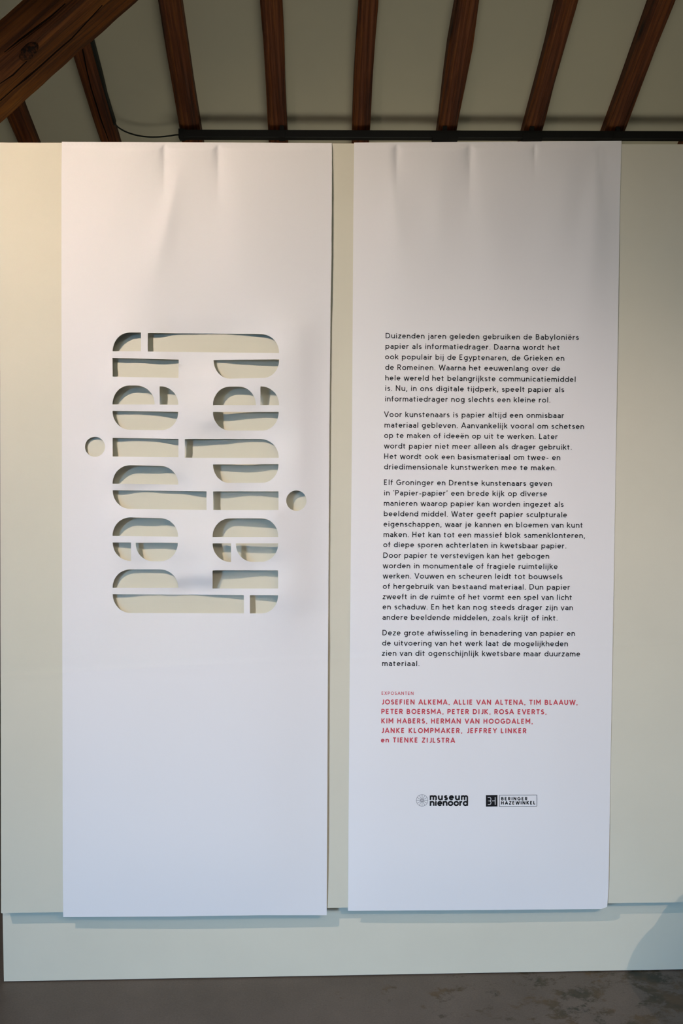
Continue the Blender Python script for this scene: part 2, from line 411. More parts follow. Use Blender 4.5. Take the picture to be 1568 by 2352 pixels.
# ------------------------------------------------------------------ paper banners
def kreg(pts, sx, sy):
    def g(x, y):
        sw = 1e-9; s = 0
        for px, py, v in pts:
            q = ((x-px)/sx)**2+((y-py)/sy)**2
            if q < 14:
                w_ = math.exp(-q); sw += w_; s += w_*v
        return s/sw, sw
    return g
def interp(tab, y):
    if y <= tab[0][0]: return tab[0][1]
    for (a, va), (b_, vb) in zip(tab, tab[1:]):
        if y <= b_: s = (y-a)/(b_-a); return va+(vb-va)*s
    return tab[-1][1]
ROWS1 = {765: [(265,12),(322,11),(340,7),(420,2),(500,.5),(560,2),(600,6),(635,10)],
 824: [(265,9),(330,7),(360,12),(405,6),(450,5),(490,5),(560,9),(600,12),(638,13)],
 886: [(265,12),(300,14),(345,14),(375,14),(450,11),(500,14),(540,14),(580,17),(600,15),(638,14)],
 945: [(265,8),(300,5),(340,8),(405,14),(450,16),(490,17),(550,14),(590,9),(638,13)],
 1007: [(265,8),(310,4),(350,6),(405,13),(430,13),(500,10),(560,6),(590,5),(638,8)],
 1067: [(270,14),(300,14),(330,16),(380,12),(440,11),(490,12),(560,15),(620,10)],
 1128: [(265,9),(320,2),(400,5),(470,11),(490,13),(560,8),(638,11)],
 1189: [(265,12),(290,15),(320,16),(370,13),(440,12),(520,13),(570,16),(620,18)],
 1247: [(265,9),(300,11),(315,12),(360,10),(405,14),(450,15),(500,16),(550,17),(600,18),(638,17)],
 1308: [(265,8),(290,7),(330,6),(370,8),(430,10),(490,17),(540,14),(590,10),(638,13)],
 1365: [(265,7),(300,4),(340,.5),(440,.5),(500,5),(555,8),(580,10),(635,15)]}
K1 = []
for y, row in ROWS1.items():
    for x, v_ in row: K1.append((x, y, v_))
    K1 += [(220, y, 5.5), (180, y, 2.5), (680, y, 12), (720, y, 7), (745, y, 1.5)]
for x, v_ in ((265, 11), (330, 8), (400, 4), (500, 3), (580, 6), (640, 9)): K1.append((x, 728, v_))
for x, v_ in ((265, 6), (330, 3), (400, 3), (500, 6), (580, 9), (640, 11)): K1.append((x, 1425, v_))
# strips between the holes lift forward a little
for y in (1420, 1470, 1540, 1640, 1760, 1900, 2020):
    for x, v_ in ((150, 2), (200, 5), (265, 8), (340, 9), (420, 10), (500, 11), (580, 11), (650, 10), (710, 6), (745, 1.8)): K1.append((x, y, v_*(1.0 if y < 1990 else .9)))
for y in (420, 500, 580, 650, 715):
    for x, v_ in ((150, 2.5), (200, 5), (265, 8), (340, 9), (420, 8), (500, 8), (580, 9), (650, 9), (710, 5.5), (745, 2)): K1.append((x, y, v_))
K1 = [(x, y, v_) for x, y, v_ in K1]
G1a = kreg(K1, 34, 30); G1b = kreg(K1, 75, 70)
PXM = 1/667.0
def pleats(lst, x, y):
    s = 0; q = min(1, max(0, (y-380)/170)); fade = 1-q*q*(3-2*q)
    for x0, y0, a, w0, sp_, ln in lst:
        t_ = y-y0
        if t_ <= 0: continue
        A = a*min(1, t_/12)*math.exp(-t_/ln); wd = w0+sp_*t_
        s -= fade*A*math.exp(-abs(x-x0)/wd)
    return s
def folds(lst, x, y):
    s = 0
    for (xa, ya), (xb, yb), a, wd in lst:
        t_ = (y-ya)/(yb-ya)
        if -.4 < t_ < 1.4:
            xc = xa+(xb-xa)*t_; env = math.sin(math.pi*(t_+.4)/1.8)**2
            s += a*math.exp(-((x-xc)/(wd*(.5+max(0, t_))))**2)*env
    return s
PL1 = [(377, 331, .016, 5, .25, 110), (501, 331, .016, 5, .25, 120)]
FO1 = [((410, 400), (330, 700), .011, 32), ((545, 400), (560, 660), .007, 44), ((300, 380), (230, 650), .005, 42)]
PL2 = [(911, 331, .013, 5, .22, 100), (1079, 331, .015, 5, .26, 130), (1228, 331, .012, 4, .12, 30), (1385, 331, .010, 8, .25, 130)]
FO2 = [((900, 380), (935, 700), .006, 34), ((1010, 400), (1000, 660), .004, 36), ((1300, 400), (1260, 760), .005, 60), ((1375, 380), (1340, 820), .007, 36), ((1105, 420), (1150, 700), .005, 48)]
def tb_env(y, y0, y1):
    if y < y0+130:
        c_ = min(1, max(0, (y-y0)/16.0)); d_ = max(0, (y-y0)/130.0); return (.12+.53*(c_*c_*(3-2*c_))+.35*d_*d_*(3-2*d_))                       # pinned at the top, curling back to the wall at the foot
    a = min(1, max(0, (y-y0)/130.0)); b_ = min(1, max(0, (y1-y)/150.0))
    return (.22+.78*(a*a*(3-2*a)))*(.40+.60*math.sin(b_*math.pi/2))
def gap1(x, y):
    a, wa = G1a(x, y); b_, wb = G1b(x, y)
    k = min(1, wa/.5) if 740 < y < 1440 else min(1, wa/.5)*.0
    if 1400 < y < 1480: k = min(1, wa/.5)*(1480-y)/80 if y > 1400 else k
    if 690 < y <= 745: k = min(1, wa/.5)*(y-690)/55
    g = (a*k+b_*(1-k))*PXM/(.70-.10*k)
    g *= tb_env(y, 328, 2104)
    g += max(-.88*g, pleats(PL1, x, y))+folds(FO1, x, y)+.0007*noise.noise(Vector((x*.008, y*.005, 2)))
    # left edge hugs the wall, right edge stands off
    return max(.0010, g)
def gap2(x, y):
    u = (x-interp(LE2, y))/(interp(RE2, y)-interp(LE2, y)); u = min(1, max(0, u))
    prof = interp([(0, .0035), (.05, .0075), (.15, .0125), (.35, .016), (.6, .016), (.8, .012), (.92, .0065), (1, .0025)], u)
    s = .5-.5*math.cos(math.pi*u)
    g = prof*tb_env(y, 328, 2090)
    g += .0025*max(0, (y-1850)/240)*(1-u*.2) if y > 1850 else 0
    g += max(-.88*g, pleats(PL2, x, y))+folds(FO2, x, y)+.0010*noise.noise(Vector((x*.006, y*.004, 9)))
    return max(.0018, g)
LE1 = [(326, 142), (400, 141), (700, 141), (1000, 142), (1500, 143), (2000, 144), (2106, 145)]
RE1 = [(329, 762), (400, 762), (600, 761), (700, 759), (1000, 756), (1500, 753), (1900, 751), (2102, 750)]
LE2 = [(328, 813), (500, 811), (1000, 808), (1500, 803), (1900, 800), (2092, 799)]
RE2 = [(324, 1427), (430, 1424), (600, 1421), (800, 1418), (980, 1415), (1400, 1408), (1850, 1400), (1930, 1399), (2040, 1397), (2083, 1394)]
def rbox(q, tl=0, tr=0, br=0, bl=0, n=10):
    """four corners (tl,tr,br,bl) in px; radii: number or (rx,ry)"""
    (ax, ay), (bx, by), (cx, cy), (dx, dy) = q; out = []
    def corner(px, py, r, a0, sx, sy):
        if not r: out.append((px, py)); return
        rx, ry = r if isinstance(r, tuple) else (r, r)
        ox, oy = px+sx*rx, py+sy*ry
        for k in range(n+1):
            a_ = math.radians(a0+90*k/n); out.append((ox+rx*math.cos(a_), oy+ry*math.sin(a_)))
    corner(ax, ay, tl, 180, 1, 1); corner(bx, by, tr, 270, -1, 1); corner(cx, cy, br, 0, -1, -1); corner(dx, dy, bl, 90, 1, -1)
    res = []                                 # densify straight runs
    for i in range(len(out)):
        p, q_ = out[i], out[(i+1) % len(out)]; L = math.hypot(q_[0]-p[0], q_[1]-p[1])
        if L < .3: continue
        m_ = max(1, int(L/8))
        for k in range(m_): res.append((p[0]+(q_[0]-p[0])*k/m_, p[1]+(q_[1]-p[1])*k/m_))
    return res
def B4(x0, y0, x1, y1, yr=None, yb=None):
    return [(x0, y0), (x1, yr if yr else y0), (x1, yb if yb else y1), (x0, y1)]
def circ(cx, cy, r): return [(cx+r*math.cos(a*math.pi/18), cy+r*math.sin(a*math.pi/18)) for a in range(36)]
HOLES = [
 rbox(B4(258.6,763.7,323.6,806.8), tl=(39,43)), rbox([(339.2,764.8),(640.6,767.5),(640.6,810.8),(339.2,807.5)], tr=(41,42)),
 rbox([(258.4,822),(410.5,826),(409.5,868),(258.4,865)]), rbox([(490.4,827),(640.6,825.3),(640.6,868),(490.4,869.5)], br=(37,40), bl=(37,42)),
 rbox(B4(258.4,885.4,355,929), tl=(38,42.5), tr=(42,42.5)), rbox(B4(366.4,887.2,409.3,929.5), tr=(41,41.8)),
 rbox(B4(489,887.9,587.4,930.5), tl=(39,42), tr=(39,42)), rbox(B4(597.7,887.5,640.6,930.5), tr=(41,42)),
 rbox([(258.4,943.5),(409,946),(409,987.8),(258.4,987)], bl=(40,42), br=(38,40)), rbox(B4(489,946.2,639.8,989), bl=(39,42), br=(38,42)),
 circ(218.1,1026.2,23), rbox([(258.6,1005.8),(409.6,1008),(409.6,1050.2),(258.6,1048.6)]), rbox(B4(424.2,1008.2,639.8,1051.4), tr=(42,42.5)),
 rbox([(258.4,1068.5),(409.3,1070.2),(409.3,1113),(258.4,1111)], tl=(40,42), tr=(41,42)), rbox([(489,1067),(639.4,1066.2),(639.4,1109),(489,1109.3)], bl=(38,41.5), br=(38,41.5)),
 rbox([(258.8,1126),(474.1,1128.6),(474.1,1171.2),(258.8,1168.8)], bl=(40,41.5)), rbox(B4(489,1128.8,639.4,1171.4)),
 circ(680.4,1150,23.4), rbox([(258.4,1188.4),(408.8,1190),(408.8,1232.6),(258.4,1231)], tl=(40,42), tr=(42,42)), rbox(B4(487.9,1190.6,638.7,1233.4), tl=(40,42), tr=(38,42)),
 rbox(B4(258.8,1246,300.7,1288.4), bl=(41,41.8)), rbox(B4(311.2,1246.6,408.2,1289.2), bl=(40,42), br=(40,42)),
 rbox(B4(488,1248,530.4,1290.8), bl=(41,42)), rbox(B4(541.3,1248.2,638.5,1290.4), bl=(38,41.5), br=(38,41.5)),
 rbox(B4(258.4,1307.8,409.2,1349.9), tl=(40,41.5), tr=(42,41.5)), rbox(B4(488,1310,638.5,1351.8)),
 rbox([(258.8,1365),(559.9,1366.8),(559.9,1408.8),(258.8,1408)], bl=(41,42.5)), rbox(B4(573.6,1367,638.3,1408.9), br=(37,41)),
]
def inside(poly, x, y):
    r = False; j = len(poly)-1
    for i in range(len(poly)):
        xi, yi = poly[i]; xj, yj = poly[j]
        if (yi > y) != (yj > y) and x < (xj-xi)*(y-yi)/(yj-yi)+xi: r = not r
        j = i
    return r
def banner(name, LE, RE, bottom, gap, holes, step, pins):
    ytl, ytr = LE[0][0], RE[0][0]
    out = []
    def seg(a, b_, d=step):
        L = math.hypot(b_[0]-a[0], b_[1]-a[1]); m_ = max(1, int(L/d))
        for k in range(m_): out.append((a[0]+(b_[0]-a[0])*k/m_, a[1]+(b_[1]-a[1])*k/m_))
    tl = (LE[0][1], ytl); tr = (RE[0][1], ytr)
    seg(tl, tr, 6)
    re = [(x, y) for y, x in RE]
    for a, b_ in zip(re, re[1:]): seg(a, b_)
    bt = [re[-1]]+bottom+[(LE[-1][1], LE[-1][0])]
    for a, b_ in zip(bt, bt[1:]): seg(a, b_)
    le = [(x, y) for y, x in LE][::-1]
    for a, b_ in zip(le, le[1:]): seg(a, b_)
    verts = list(out); edges = [(i, (i+1) % len(out)) for i in range(len(out))]
    bxs = []
    for h in holes:
        o_ = len(verts); verts += h; edges += [(o_+i, o_+(i+1) % len(h)) for i in range(len(h))]
        bxs.append((min(p[0] for p in h), max(p[0] for p in h), min(p[1] for p in h), max(p[1] for p in h), h))
    def in_hole(x, y):
        return any(a <= x <= b_ and c_ <= y <= d and inside(h, x, y) for a, b_, c_, d, h in bxs)
    near = {}
    for x, y in verts: near.setdefault((int(x//4), int(y//4)), []).append((x, y))
    def close(x, y):
        i, j = int(x//4), int(y//4)
        return any((x-a)**2+(y-b_)**2 < 12 for di in (-1, 0, 1) for dj in (-1, 0, 1) for a, b_ in near.get((i+di, j+dj), ()))
    y = min(ytl, ytr)+2
    ymax = max(LE[-1][0], RE[-1][0]); row = 0; yy = []
    while y < ymax: yy.append(y); y += 3 if y < 350 else (step*.75 if y < 760 or (holes and y < 1440) else step)
    for y in yy:
        row += 1; a, b_ = interp(LE, y), interp(RE, y); sx = step*.75 if y < 760 else step
        n = int((b_-a)/sx)
        fine = [x0 for x0, *_ in pins] if y < 545 else []
        for x0 in fine:
            for k in range(-9, 10): verts.append((x0+k*3.0, y))
        for k in range(1, n):
            x = a+(b_-a)*(k+(.25 if row % 2 else -.25))/n
            if any(abs(x-x0) < 31 for x0 in fine): continue
            if inside(out, x, y) and not in_hole(x, y) and not close(x, y): verts.append((x, y))
    r = geometry.delaunay_2d_cdt([Vector(v_) for v_ in verts], edges, [], 0, 1e-4)
    vv, ff = r[0], r[2]
    faces = []
    for f in ff:
        cx = sum(vv[i].x for i in f)/len(f); cy = sum(vv[i].y for i in f)/len(f)
        if inside(out, cx, cy) and not in_hole(cx, cy): faces.append(list(f))
    ok = []
    for f in faces:
        if len(f) == 3:
            a, b_, c_ = (vv[i] for i in f); ar = (b_.x-a.x)*(c_.y-a.y)-(c_.x-a.x)*(b_.y-a.y)
            if abs(ar) < .25: continue
            if ar > 0: f = f[::-1]
        ok.append(f)
    faces = ok
    ws = [P(v_.x, v_.y, -gap(v_.x, v_.y)) for v_ in vv]
    # fold back over the top edge of the panel
    tv = sorted([i for i in range(len(vv)) if abs(vv[i].y-(ytl+(ytr-ytl)*(vv[i].x-tl[0])/(tr[0]-tl[0]))) < .05 and tl[0]-.1 <= vv[i].x <= tr[0]+.1], key=lambda i: vv[i].x)
    rows = [tv]
    for k in range(1, 6):
        new = []
        for i in tv:
            p = ws[i]; rad = .004+gap(vv[i].x, vv[i].y); a_ = math.pi/2*min(k, 4)/4
            q = Vector((p.x, p.y+rad*(1-math.cos(a_)), p.z+rad*.35*math.sin(a_)))
            if k == 5: q.y += .085; 
            ws.append(q); new.append(len(ws)-1)
        rows.append(new)
    for a, b_ in zip(rows, rows[1:]):
        for i in range(len(tv)-1): faces.append([a[i], a[i+1], b_[i+1], b_[i]])
    root = empty(name, (ws[tv[len(tv)//2]].x, -.01, ws[tv[0]].z))
    me = bpy.data.meshes.new('sheet'); me.from_pydata([tuple(p) for p in ws], [], faces); me.update()
    bm = bmesh.new(); bm.from_mesh(me)
    bmesh.ops.delete(bm, geom=[v_ for v_ in bm.verts if not v_.link_faces], context='VERTS')
    bm.normal_update(); T_ = .0005
    fv = list(bm.verts); ff0 = list(bm.faces); be = [(e.verts[0], e.verts[1]) for e in bm.edges if e.is_boundary]
    bk = {v_: bm.verts.new(v_.co-v_.normal*T_) for v_ in fv}
    for f in ff0: bm.faces.new([bk[v_] for v_ in reversed(f.verts)])
    for a, b_ in be:
        q = [bm.verts.new(c_.co) for c_ in (a, b_, bk[b_], bk[a])]; bm.faces.new(q)
    for f in bm.faces: f.smooth = True
    bm.to_mesh(me); bm.free(); me.materials.append(PAPER)
    o = bpy.data.objects.new('sheet', me); C.objects.link(o); keep(o, root)
    return root
BAN1 = banner('paper_banner', LE1, RE1, [(600, 2102), (400, 2105)], gap1, HOLES, 12, PL1)
tag(BAN1, 'tall white paper banner with cut-out sideways letters, left on the cream partition', 'banner')
BAN2 = banner('paper_banner', LE2, RE2, [(1380, 2088), (1000, 2091)], gap2, [], 12, PL2)
tag(BAN2, 'tall white paper banner printed with black and red text, right on the cream partition', 'banner')

# ------------------------------------------------------------------ printed lettering (monoline strokes)
def A_(cx, cy, rx, ry, a0, a1, n=None):
    n = n or max(3, int(abs(a1-a0)/18)); return [(cx+rx*math.cos(math.radians(a0+(a1-a0)*k/n)), cy+ry*math.sin(math.radians(a0+(a1-a0)*k/n))) for k in range(n+1)]
X = .625; BL = .075; CP = .925; M = (X+BL)/2; R = (X-BL)/2; S = .10   # S = side bearing to stroke centre
def dot(x, y, r=.085): return [('dot', x, y, r)]
G = {}
def g(ch, w_, *st): G[ch] = (w_, st)
bw = .56                                     # bowl width (centre to centre)
def bowl(x0, w_=None, a0=0, a1=360): w_ = w_ or bw; return A_(x0+w_/2, M, w_/2, R, a0, a1)
g('o', .80, bowl(S, .60)); g('c', .66, A_(S+.29, M, .29, R, 48, 312)); g('e', .75, [(S, M+.01), (S+.53, M+.01)]+A_(S+.27, M, .265, R, 3, 318)[0:])
g('b', .77, [(S, .99), (S, 0)], bowl(S, .57)); g('d', .77, [(S+.57, .99), (S+.57, 0)], bowl(S, .57))
g('p', .77, [(S, .70), (S, -.27)], bowl(S, .57)); g('q', .77, [(S+.57, .70), (S+.57, -.27)], bowl(S, .57))
g('g', .77, [(S+.55, .70), (S+.55, -.03)]+A_(S+.29, -.03, .26, .20, 0, -140), bowl(S, .55))
g('a', .66, [(S+.02, .585)]+A_(S+.24, .42, .21, .205, 105, 0)+[(S+.45, 0)], A_(S+.20, .235, .20, .16, 90, 270)[::1]+[(S+.30, .085), (S+.45, .17)], [(S+.20, .395), (S+.45, .395)])
g('n', .70, [(S, .70), (S, 0)], [(S, .44)]+A_(S+.25, .40, .245, .225, 165, 0)+[(S+.495, 0)])
g('h', .70, [(S, .99), (S, 0)], [(S, .44)]+A_(S+.25, .40, .245, .225, 165, 0)+[(S+.495, 0)])
g('m', 1.07, [(S, .70), (S, 0)], [(S, .44)]+A_(S+.22, .42, .215, .205, 165, 0)+[(S+.435, 0)], A_(S+.65, .42, .215, .205, 165, 0)+[(S+.865, 0)])
g('r', .46, [(S, .70), (S, 0)], [(S, .40)]+A_(S+.27, .38, .27, .245, 175, 78))
g('u', .72, [(S, .70), (S, .30)]+A_(S+.25, .30, .25, .225, 180, 350), [(S+.51, .70), (S+.51, 0)])
g('i', .28, [(S+.04, .70), (S+.04, 0)], *[dot(S+.04, .90)]); g('j', .28, [(S+.04, .70), (S+.04, -.08)]+A_(S-.08, -.08, .12, .13, 0, -100), dot(S+.04, .90))
g('l', .28, [(S+.04, .99), (S+.04, 0)]); g('k', .66, [(S, .99), (S, 0)], [(S+.46, .70), (S+.04, .33)], [(S+.16, .42), (S+.50, 0)])
g('t', .50, [(S+.09, .87), (S+.09, .20)]+A_(S+.22, .20, .13, .125, 180, 285), [(S-.08, .625), (S+.33, .625)])
g('f', .44, [(S+.09, 0), (S+.09, .80)]+A_(S+.22, .80, .13, .125, 180, 75), [(S-.08, .60), (S+.31, .60)])
g('s', .58, A_(S+.20, .485, .17, .14, 35, 235, 9)+A_(S+.19, .215, .19, .14, 70, -150, 10))
g('v', .66, [(S-.06, .70), (S+.23, .02), (S+.52, .70)]); g('w', .98, [(S-.05, .70), (S+.17, .02), (S+.40, .66), (S+.63, .02), (S+.85, .70)])
g('y', .66, [(S-.06, .70), (S+.24, .04)], [(S+.52, .70), (S+.10, -.28)]); g('z', .62, [(S, .64), (S+.42, .64), (S, .06), (S+.44, .06)])
g('ë', .75, *G['e'][1], dot(S+.14, .90), dot(S+.40, .90)); g('.', .28, dot(S+.04, .07)); g(',', .28, [(S+.07, .12), (S+.0, -.14)]); g(' ', .36)
g('-', .50, [(S-.02, .32), (S+.32, .32)]); g('‘', .26, [(S+.06, .74), (S+.0, .95)]); g('’', .26, [(S+.0, .74), (S+.06, .97)])
g('A', .92, [(S-.05, 0), (S+.35, .97), (S+.75, 0)], [(S+.09, .30), (S+.61, .30)])
g('B', .78, [(S, 0), (S, 1)], [(S, .925), (S+.26, .925)]+A_(S+.26, .725, .20, .20, 90, -90)+[(S, .525)], [(S+.26, .525)]+A_(S+.29, .30, .24, .225, 90, -90)+[(S, .075)])
g('D', .92, [(S, 0), (S, 1)], [(S, .925), (S+.24, .925)]+A_(S+.24, .5, .44, .425, 90, -90)+[(S, .075)])
g('E', .70, [(S, 0), (S, 1)], [(S, .925), (S+.46, .925)], [(S, .52), (S+.40, .52)], [(S, .075), (S+.46, .075)])
g('F', .66, [(S, 0), (S, 1)], [(S, .925), (S+.46, .925)], [(S, .50), (S+.40, .50)])
g('G', .98, A_(S+.40, .5, .40, .425, 50, 340)+[(S+.78, .46), (S+.42, .46)]); g('H', .88, [(S, 0), (S, 1)], [(S+.60, 0), (S+.60, 1)], [(S, .52), (S+.60, .52)])
g('I', .30, [(S+.04, 0), (S+.04, 1)]); g('J', .56, [(S+.36, 1), (S+.36, .26)]+A_(S+.16, .26, .20, .185, 0, -120)); g('K', .80, [(S, 0), (S, 1)], [(S+.54, 1), (S+.04, .44)], [(S+.14, .55), (S+.58, 0)])
g('L', .64, [(S, 1), (S, 0)], [(S, .075), (S+.44, .075)]); g('M', 1.02, [(S, 0), (S, .96), (S+.38, .36), (S+.76, .96), (S+.76, 0)])
g('N', .92, [(S, 0), (S, .96), (S+.64, .06), (S+.64, 1)]); g('O', 1.02, A_(S+.41, .5, .41, .425, 0, 360)); g('P', .74, [(S, 0), (S, 1)], [(S, .925), (S+.27, .925)]+A_(S+.27, .685, .24, .24, 90, -90)+[(S, .445)])
g('R', .76, [(S, 0), (S, 1)], [(S, .925), (S+.27, .925)]+A_(S+.27, .695, .23, .23, 90, -90)+[(S, .465)], [(S+.22, .465), (S+.54, 0)])
g('S', .70, A_(S+.25, .70, .22, .215, 35, 235, 9)+A_(S+.24, .29, .25, .215, 68, -150, 10)); g('T', .74, [(S-.06, .925), (S+.58, .925)], [(S+.26, .925), (S+.26, 0)])
g('U', .88, [(S, 1), (S, .36)]+A_(S+.30, .36, .30, .285, 180, 360)+[(S+.60, 1)]); g('V', .86, [(S-.05, 1), (S+.33, .03), (S+.71, 1)])
g('W', 1.22, [(S-.05, 1), (S+.23, .03), (S+.51, .94), (S+.79, .03), (S+1.07, 1)]); g('X', .82, [(S-.02, 1), (S+.60, 0)], [(S+.60, 1), (S-.02, 0)])
g('Y', .80, [(S-.05, 1), (S+.30, .46), (S+.65, 1)], [(S+.30, .46), (S+.30, 0)]); g('Z', .76, [(S, .925), (S+.54, .925), (S, .075), (S+.56, .075)])
class Ink:
    def __init__(s): s.v = []; s.f = []
    def quad(s, a, b_, c_, d): n = len(s.v); s.v += [a, b_, c_, d]; s.f.append((n, n+1, n+2, n+3))
    def poly(s, pts): n = len(s.v); s.v += list(pts); s.f.append(tuple(range(n, n+len(pts))))
    def stroke(s, pts, w_):
        hw = w_/2
        for i in range(len(pts)-1):
            (x0, y0), (x1, y1) = pts[i], pts[i+1]; L = math.hypot(x1-x0, y1-y0)
            if L < 1e-6: continue
            dx, dy = (x1-x0)/L, (y1-y0)/L
            e0 = e1 = 0
            def turn(a, b_, c_):
                v1 = math.atan2(b_[1]-a[1], b_[0]-a[0]); v2 = math.atan2(c_[1]-b_[1], c_[0]-b_[0]); return abs((v2-v1+math.pi) % (2*math.pi)-math.pi)
            if i > 0: e0 = hw*min(.8, math.tan(turn(pts[i-1], pts[i], pts[i+1])/2))
            if i < len(pts)-2: e1 = hw*min(.8, math.tan(min(2.9, turn(pts[i], pts[i+1], pts[i+2]))/2))
            xa, ya, xb, yb = x0-dx*e0, y0-dy*e0, x1+dx*e1, y1+dy*e1
            s.quad((xa-dy*hw, ya+dx*hw), (xa+dy*hw, ya-dx*hw), (xb+dy*hw, yb-dx*hw), (xb-dy*hw, yb+dx*hw))
def to_banner(pts, off=.0007): return [P(x, y, -gap2(x, y)-off) for x, y in pts]
def textline(txt, xl, xr, yl, yr, cap, sw, m, name='text_line', lab=None):
    adv = [G[c_][0] for c_ in txt]; tot = sum(adv)-.2*1
    n = len(txt)-1; tr = ((xr-xl)/cap-(tot-.02))/n; ink = Ink(); x = -.03
    dyx = (yr-yl)/(xr-xl); lean = -.010
    for c_, a in zip(txt, adv):
        for st in G[c_][1]:
            if st and st[0] and st[0] == 'dot': st = [st]
            if isinstance(st[0], tuple) and st[0][0] == 'dot':
                _, dx, dy, r_ = st[0]; r_ = r_*sw/.15*.95; ink.poly([(x+dx+r_*math.cos(k*math.pi/4+.39), dy+r_*math.sin(k*math.pi/4+.39)) for k in range(8)])
            else: ink.stroke([(x+p[0], p[1]) for p in st], sw)
        x += a+tr
    px = [(xl+(u*cap)-v_*cap*lean, yl+u*cap*dyx-v_*cap) for u, v_ in [(q[0]-.0, q[1]) for q in ink.v]]
    o = mobj(name, to_banner(px), ink.f, m); keep(o, BAN2)
    if lab: o['label'] = lab
    return o
TL = [
("Duizenden jaren geleden gebruiken de Babyloniërs", 885.3, 1326.7, 777.1, 780.9), ("papier als informatiedrager. Daarna wordt het", 885, 1282.7, 801, 804.2),
("ook populair bij de Egyptenaren, de Grieken en", 884, 1293.5, 825.3, 828.8), ("de Romeinen. Waarna het eeuwenlang over de", 884.4, 1284, 849.5, 852.7),
("hele wereld het belangrijkste communicatiemiddel", 884.4, 1319.7, 873.7, 877.3), ("is. Nu, in ons digitale tijdperk, speelt papier als", 884, 1293.2, 897.7, 900.9),
("informatiedrager nog slechts een kleine rol.", 883.7, 1261.6, 921.9, 924.8), ("Voor kunstenaars is papier altijd een onmisbaar", 882, 1292.6, 957.7, 960.3),
("materiaal gebleven. Aanvankelijk vooral om schetsen", 882.8, 1338.8, 982, 985.5), ("op te maken of ideeën op uit te werken. Later", 882, 1278.2, 1005.9, 1008.8),
("wordt papier niet meer alleen als drager gebruikt.", 882, 1310.7, 1030.1, 1033), ("Het wordt ook een basismateriaal om twee- en", 882, 1284.3, 1054.1, 1056.9),
("driedimensionale kunstwerken mee te maken.", 881.8, 1275.7, 1078, 1080.5), ("Elf Groninger en Drentse kunstenaars geven", 881.5, 1264.8, 1113.9, 1116.5),
("in ‘Papier-papier’ een brede kijk op diverse", 881.5, 1254, 1137.8, 1140.1), ("manieren waarop papier kan worden ingezet als", 881.2, 1291.9, 1161.8, 1164.3),
("beeldend middel. Water geeft papier sculpturale", 881.2, 1299.6, 1185.7, 1188.5), ("eigenschappen, waar je kannen en bloemen van kunt", 880.5, 1335.9, 1209.6, 1212.1),
("maken. Het kan tot een massief blok samenklonteren,", 880.5, 1341, 1233.5, 1236), ("of diepe sporen achterlaten in kwetsbaar papier.", 879.9, 1298.3, 1256.8, 1259.7),
("Door papier te verstevigen kan het gebogen", 879.9, 1258.7, 1281.4, 1283.3), ("worden in monumentale of fragiele ruimtelijke", 879.2, 1278.2, 1305.3, 1307.2),
("werken. Vouwen en scheuren leidt tot bouwsels", 879.2, 1289, 1328.6, 1330.5), ("of hergebruik van bestaand materiaal. Dun papier", 878.9, 1306.3, 1352.5, 1354.7),
("zweeft in de ruimte of het vormt een spel van licht", 878.3, 1311, 1376.1, 1378.3), ("en schaduw. En het kan nog steeds drager zijn van", 878.3, 1313.3, 1399.7, 1401.6),
("andere beeldende middelen, zoals krijt of inkt.", 878, 1278.2, 1423.6, 1425.5), ("Deze grote afwisseling in benadering van papier en", 878, 1318.1, 1459.3, 1460.9),
("de uitvoering van het werk laat de mogelijkheden", 877.3, 1301.8, 1482.9, 1484.5), ("zien van dit ogenschijnlijk kwetsbare maar duurzame", 876.7, 1329.9, 1506.2, 1507.8),
("materiaal.", 877.3, 961.2, 1529.8, 1530.1)]
for t_ in TL: textline(*t_, 12.6, .150, INK)
textline("EXPOSANTEN", 876, 948.4, 1595.8, 1596.1, 7.3, .155, RED, lab='small red heading')
for t_ in [("JOSEFIEN ALKEMA, ALLIE VAN ALTENA, TIM BLAAUW,", 875.7, 1324.1, 1617.8, 1618.8), ("PETER BOERSMA, PETER DIJK, ROSA EVERTS,", 875.7, 1252.7, 1639.5, 1640.5),
           ("KIM HABERS, HERMAN VAN HOOGDALEM,", 875.7, 1221.1, 1661.2, 1662.2), ("JANKE KLOMPMAKER, JEFFREY LINKER", 875.2, 1206.8, 1683.2, 1683.9),
           ("en TIENKE ZIJLSTRA", 874.8, 1042.5, 1704.9, 1705.9)]:
    textline(*t_, 11.1, .205, RED, lab='bold red line of names')
# logos
G['ı'] = (.30, [[(S+.04, .70), (S+.04, 0)], [(S+.0, .96), (S+.08, .84)]]); G['ð'] = (.77, [[(S+.57, .92), (S+.57, 0)], bowl(S, .57)])
textline('museum', 987.2, 1071.6, 1837.6, 1837.6, 15.0, .235, INK, 'logo_lettering')
textline('nıenoorð', 987.2, 1071.4, 1850.8, 1850.8, 15.2, .235, INK, 'logo_lettering')
textline('BERINGER', 1151, 1209.2, 1838, 1838, 7.1, .25, INK, 'logo_lettering')
textline('HAZEWINKEL', 1150.8, 1227.8, 1847.8, 1847.4, 7.2, .25, INK, 'logo_lettering')
def logo(name, ink, m, off=.0007, lab=None):
    o = mobj(name, to_banner(ink.v, off), ink.f, m); keep(o, BAN2)
    if lab: o['label'] = lab
ink = Ink(); cx, cy = 969, 1838.4
ring = lambda r_, n=32: [(cx+r_*math.cos(k*2*math.pi/n), cy+r_*math.sin(k*2*math.pi/n)) for k in range(n+1)]
ink.stroke(ring(13.3), .8); ink.stroke(ring(3.6, 18), 1.0); ink.stroke(ring(2.0, 12), .8)
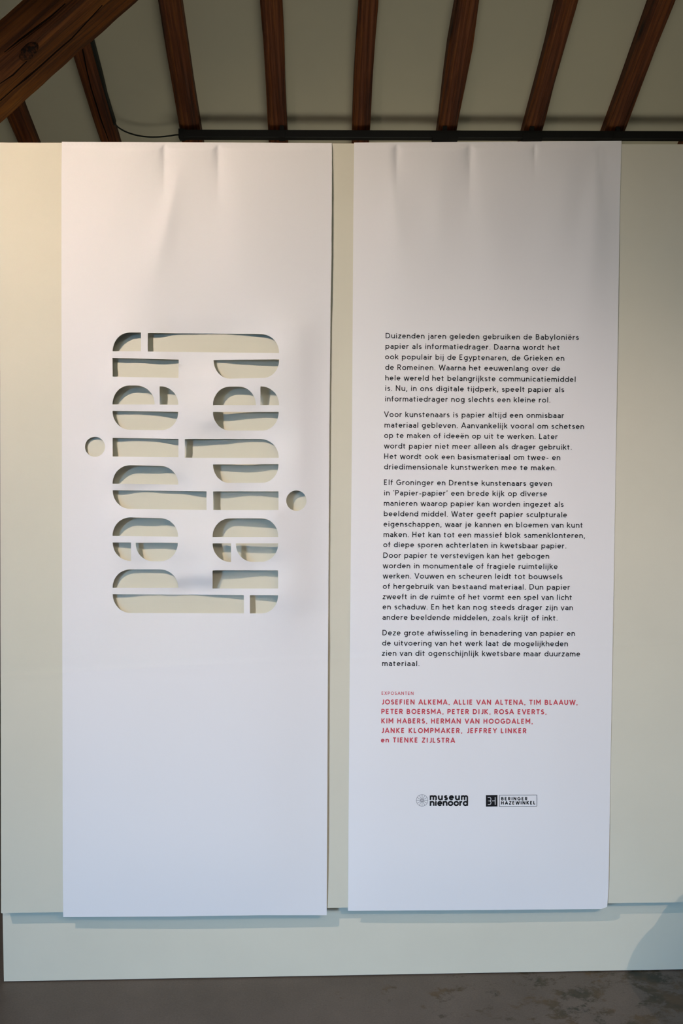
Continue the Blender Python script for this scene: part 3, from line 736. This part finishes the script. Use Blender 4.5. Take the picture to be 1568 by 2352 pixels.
for k in range(12):
    a = math.radians(30*k); ink.stroke([(cx+4*math.cos(a), cy+4*math.sin(a)), (cx+(12.9 if k % 3 == 0 else 12.6)*math.cos(a), cy+12.8*math.sin(a))], .75)
logo('logo_wheel', ink, GREY, lab='thin grey wagon wheel emblem')
ink = Ink(); ink.poly([(1115.6, 1826.4), (1142, 1826), (1142, 1852.3), (1115.6, 1852.7)]); logo('logo_square', ink, INK)
ink = Ink()
ink.stroke([(1119.8, 1831.5), (1122.6, 1831.5)]+[(x, y) for x, y in A_(1123.4, 1835.5, 3.9, 4.0, -80, 90, 7)]+[(1120, 1839.5)], 1.5)
ink.stroke([(1120, 1839.5), (1122.6, 1839.5)]+[(x, y) for x, y in A_(1123.4, 1843.8, 3.9, 4.2, -80, 90, 7)]+[(1120, 1848)], 1.5)
ink.stroke([(1129.2, 1839.5), (1136.6, 1839.3)], 1.5); ink.stroke([(1136.8, 1830.8), (1136.8, 1848.6)], 1.7)
logo('logo_monogram', ink, WHITEINK, .0011)
ink = Ink(); fr = [(1146.7, 1826.4), (1232.6, 1826.0), (1232.4, 1851.6), (1146.5, 1852.4), (1146.7, 1826.4)]
for a, b_ in zip(fr, fr[1:]):
    L = math.hypot(b_[0]-a[0], b_[1]-a[1]); n = max(1, int(L/10)); ink.stroke([(a[0]+(b_[0]-a[0])*k/n, a[1]+(b_[1]-a[1])*k/n) for k in range(n+1)], .9)
logo('logo_frame', ink, INK)

# ------------------------------------------------------------------ beyond the right edge: an unseen vase shape, added to throw a shadow on the plinth
VS = P(1440, 2228, RC)
bm = bmesh.new(); vx, vy = 1.385, -.60
prof = [(.0, .0), (.22, .0), (.34, .03), (.41, .08), (.42, .14), (.40, .18), (.355, .215), (.33, .24), (.30, .28), (.27, .315), (.20, .36), (.14, .41), (.11, .47), (.12, .51), (.10, .51), (.09, .46), (.0, .44)]
rings = []
for r_, z in prof: rings.append([bm.verts.new((vx+max(r_*.7, .001)*math.cos(k*math.pi/20), vy+max(r_*.7, .001)*math.sin(k*math.pi/20), z+.36)) for k in range(40)])
for q, s in zip(rings, rings[1:]):
    for k in range(40): bm.faces.new((q[k], q[(k+1) % 40], s[(k+1) % 40], s[k]))
vo = bmobj('shadow_caster', bm, CLAY, smooth=True)
tag(vo, 'unseen squat vase shape added beyond the right end of the view to shadow the plinth', 'vase')
bm = bmesh.new(); box(bm, (vx-.17, vy-.17, .001), (vx+.17, vy+.17, .358)); bmesh.ops.bevel(bm, geom=bm.edges[:], offset=.004, segments=1, affect='EDGES')  # added only to hold up the shadow-casting vase shape
tag(bmobj('caster_pedestal', bm, PAINT), 'unseen low cream pedestal added to carry the shadow caster beyond the right end of the view', 'pedestal')
#END
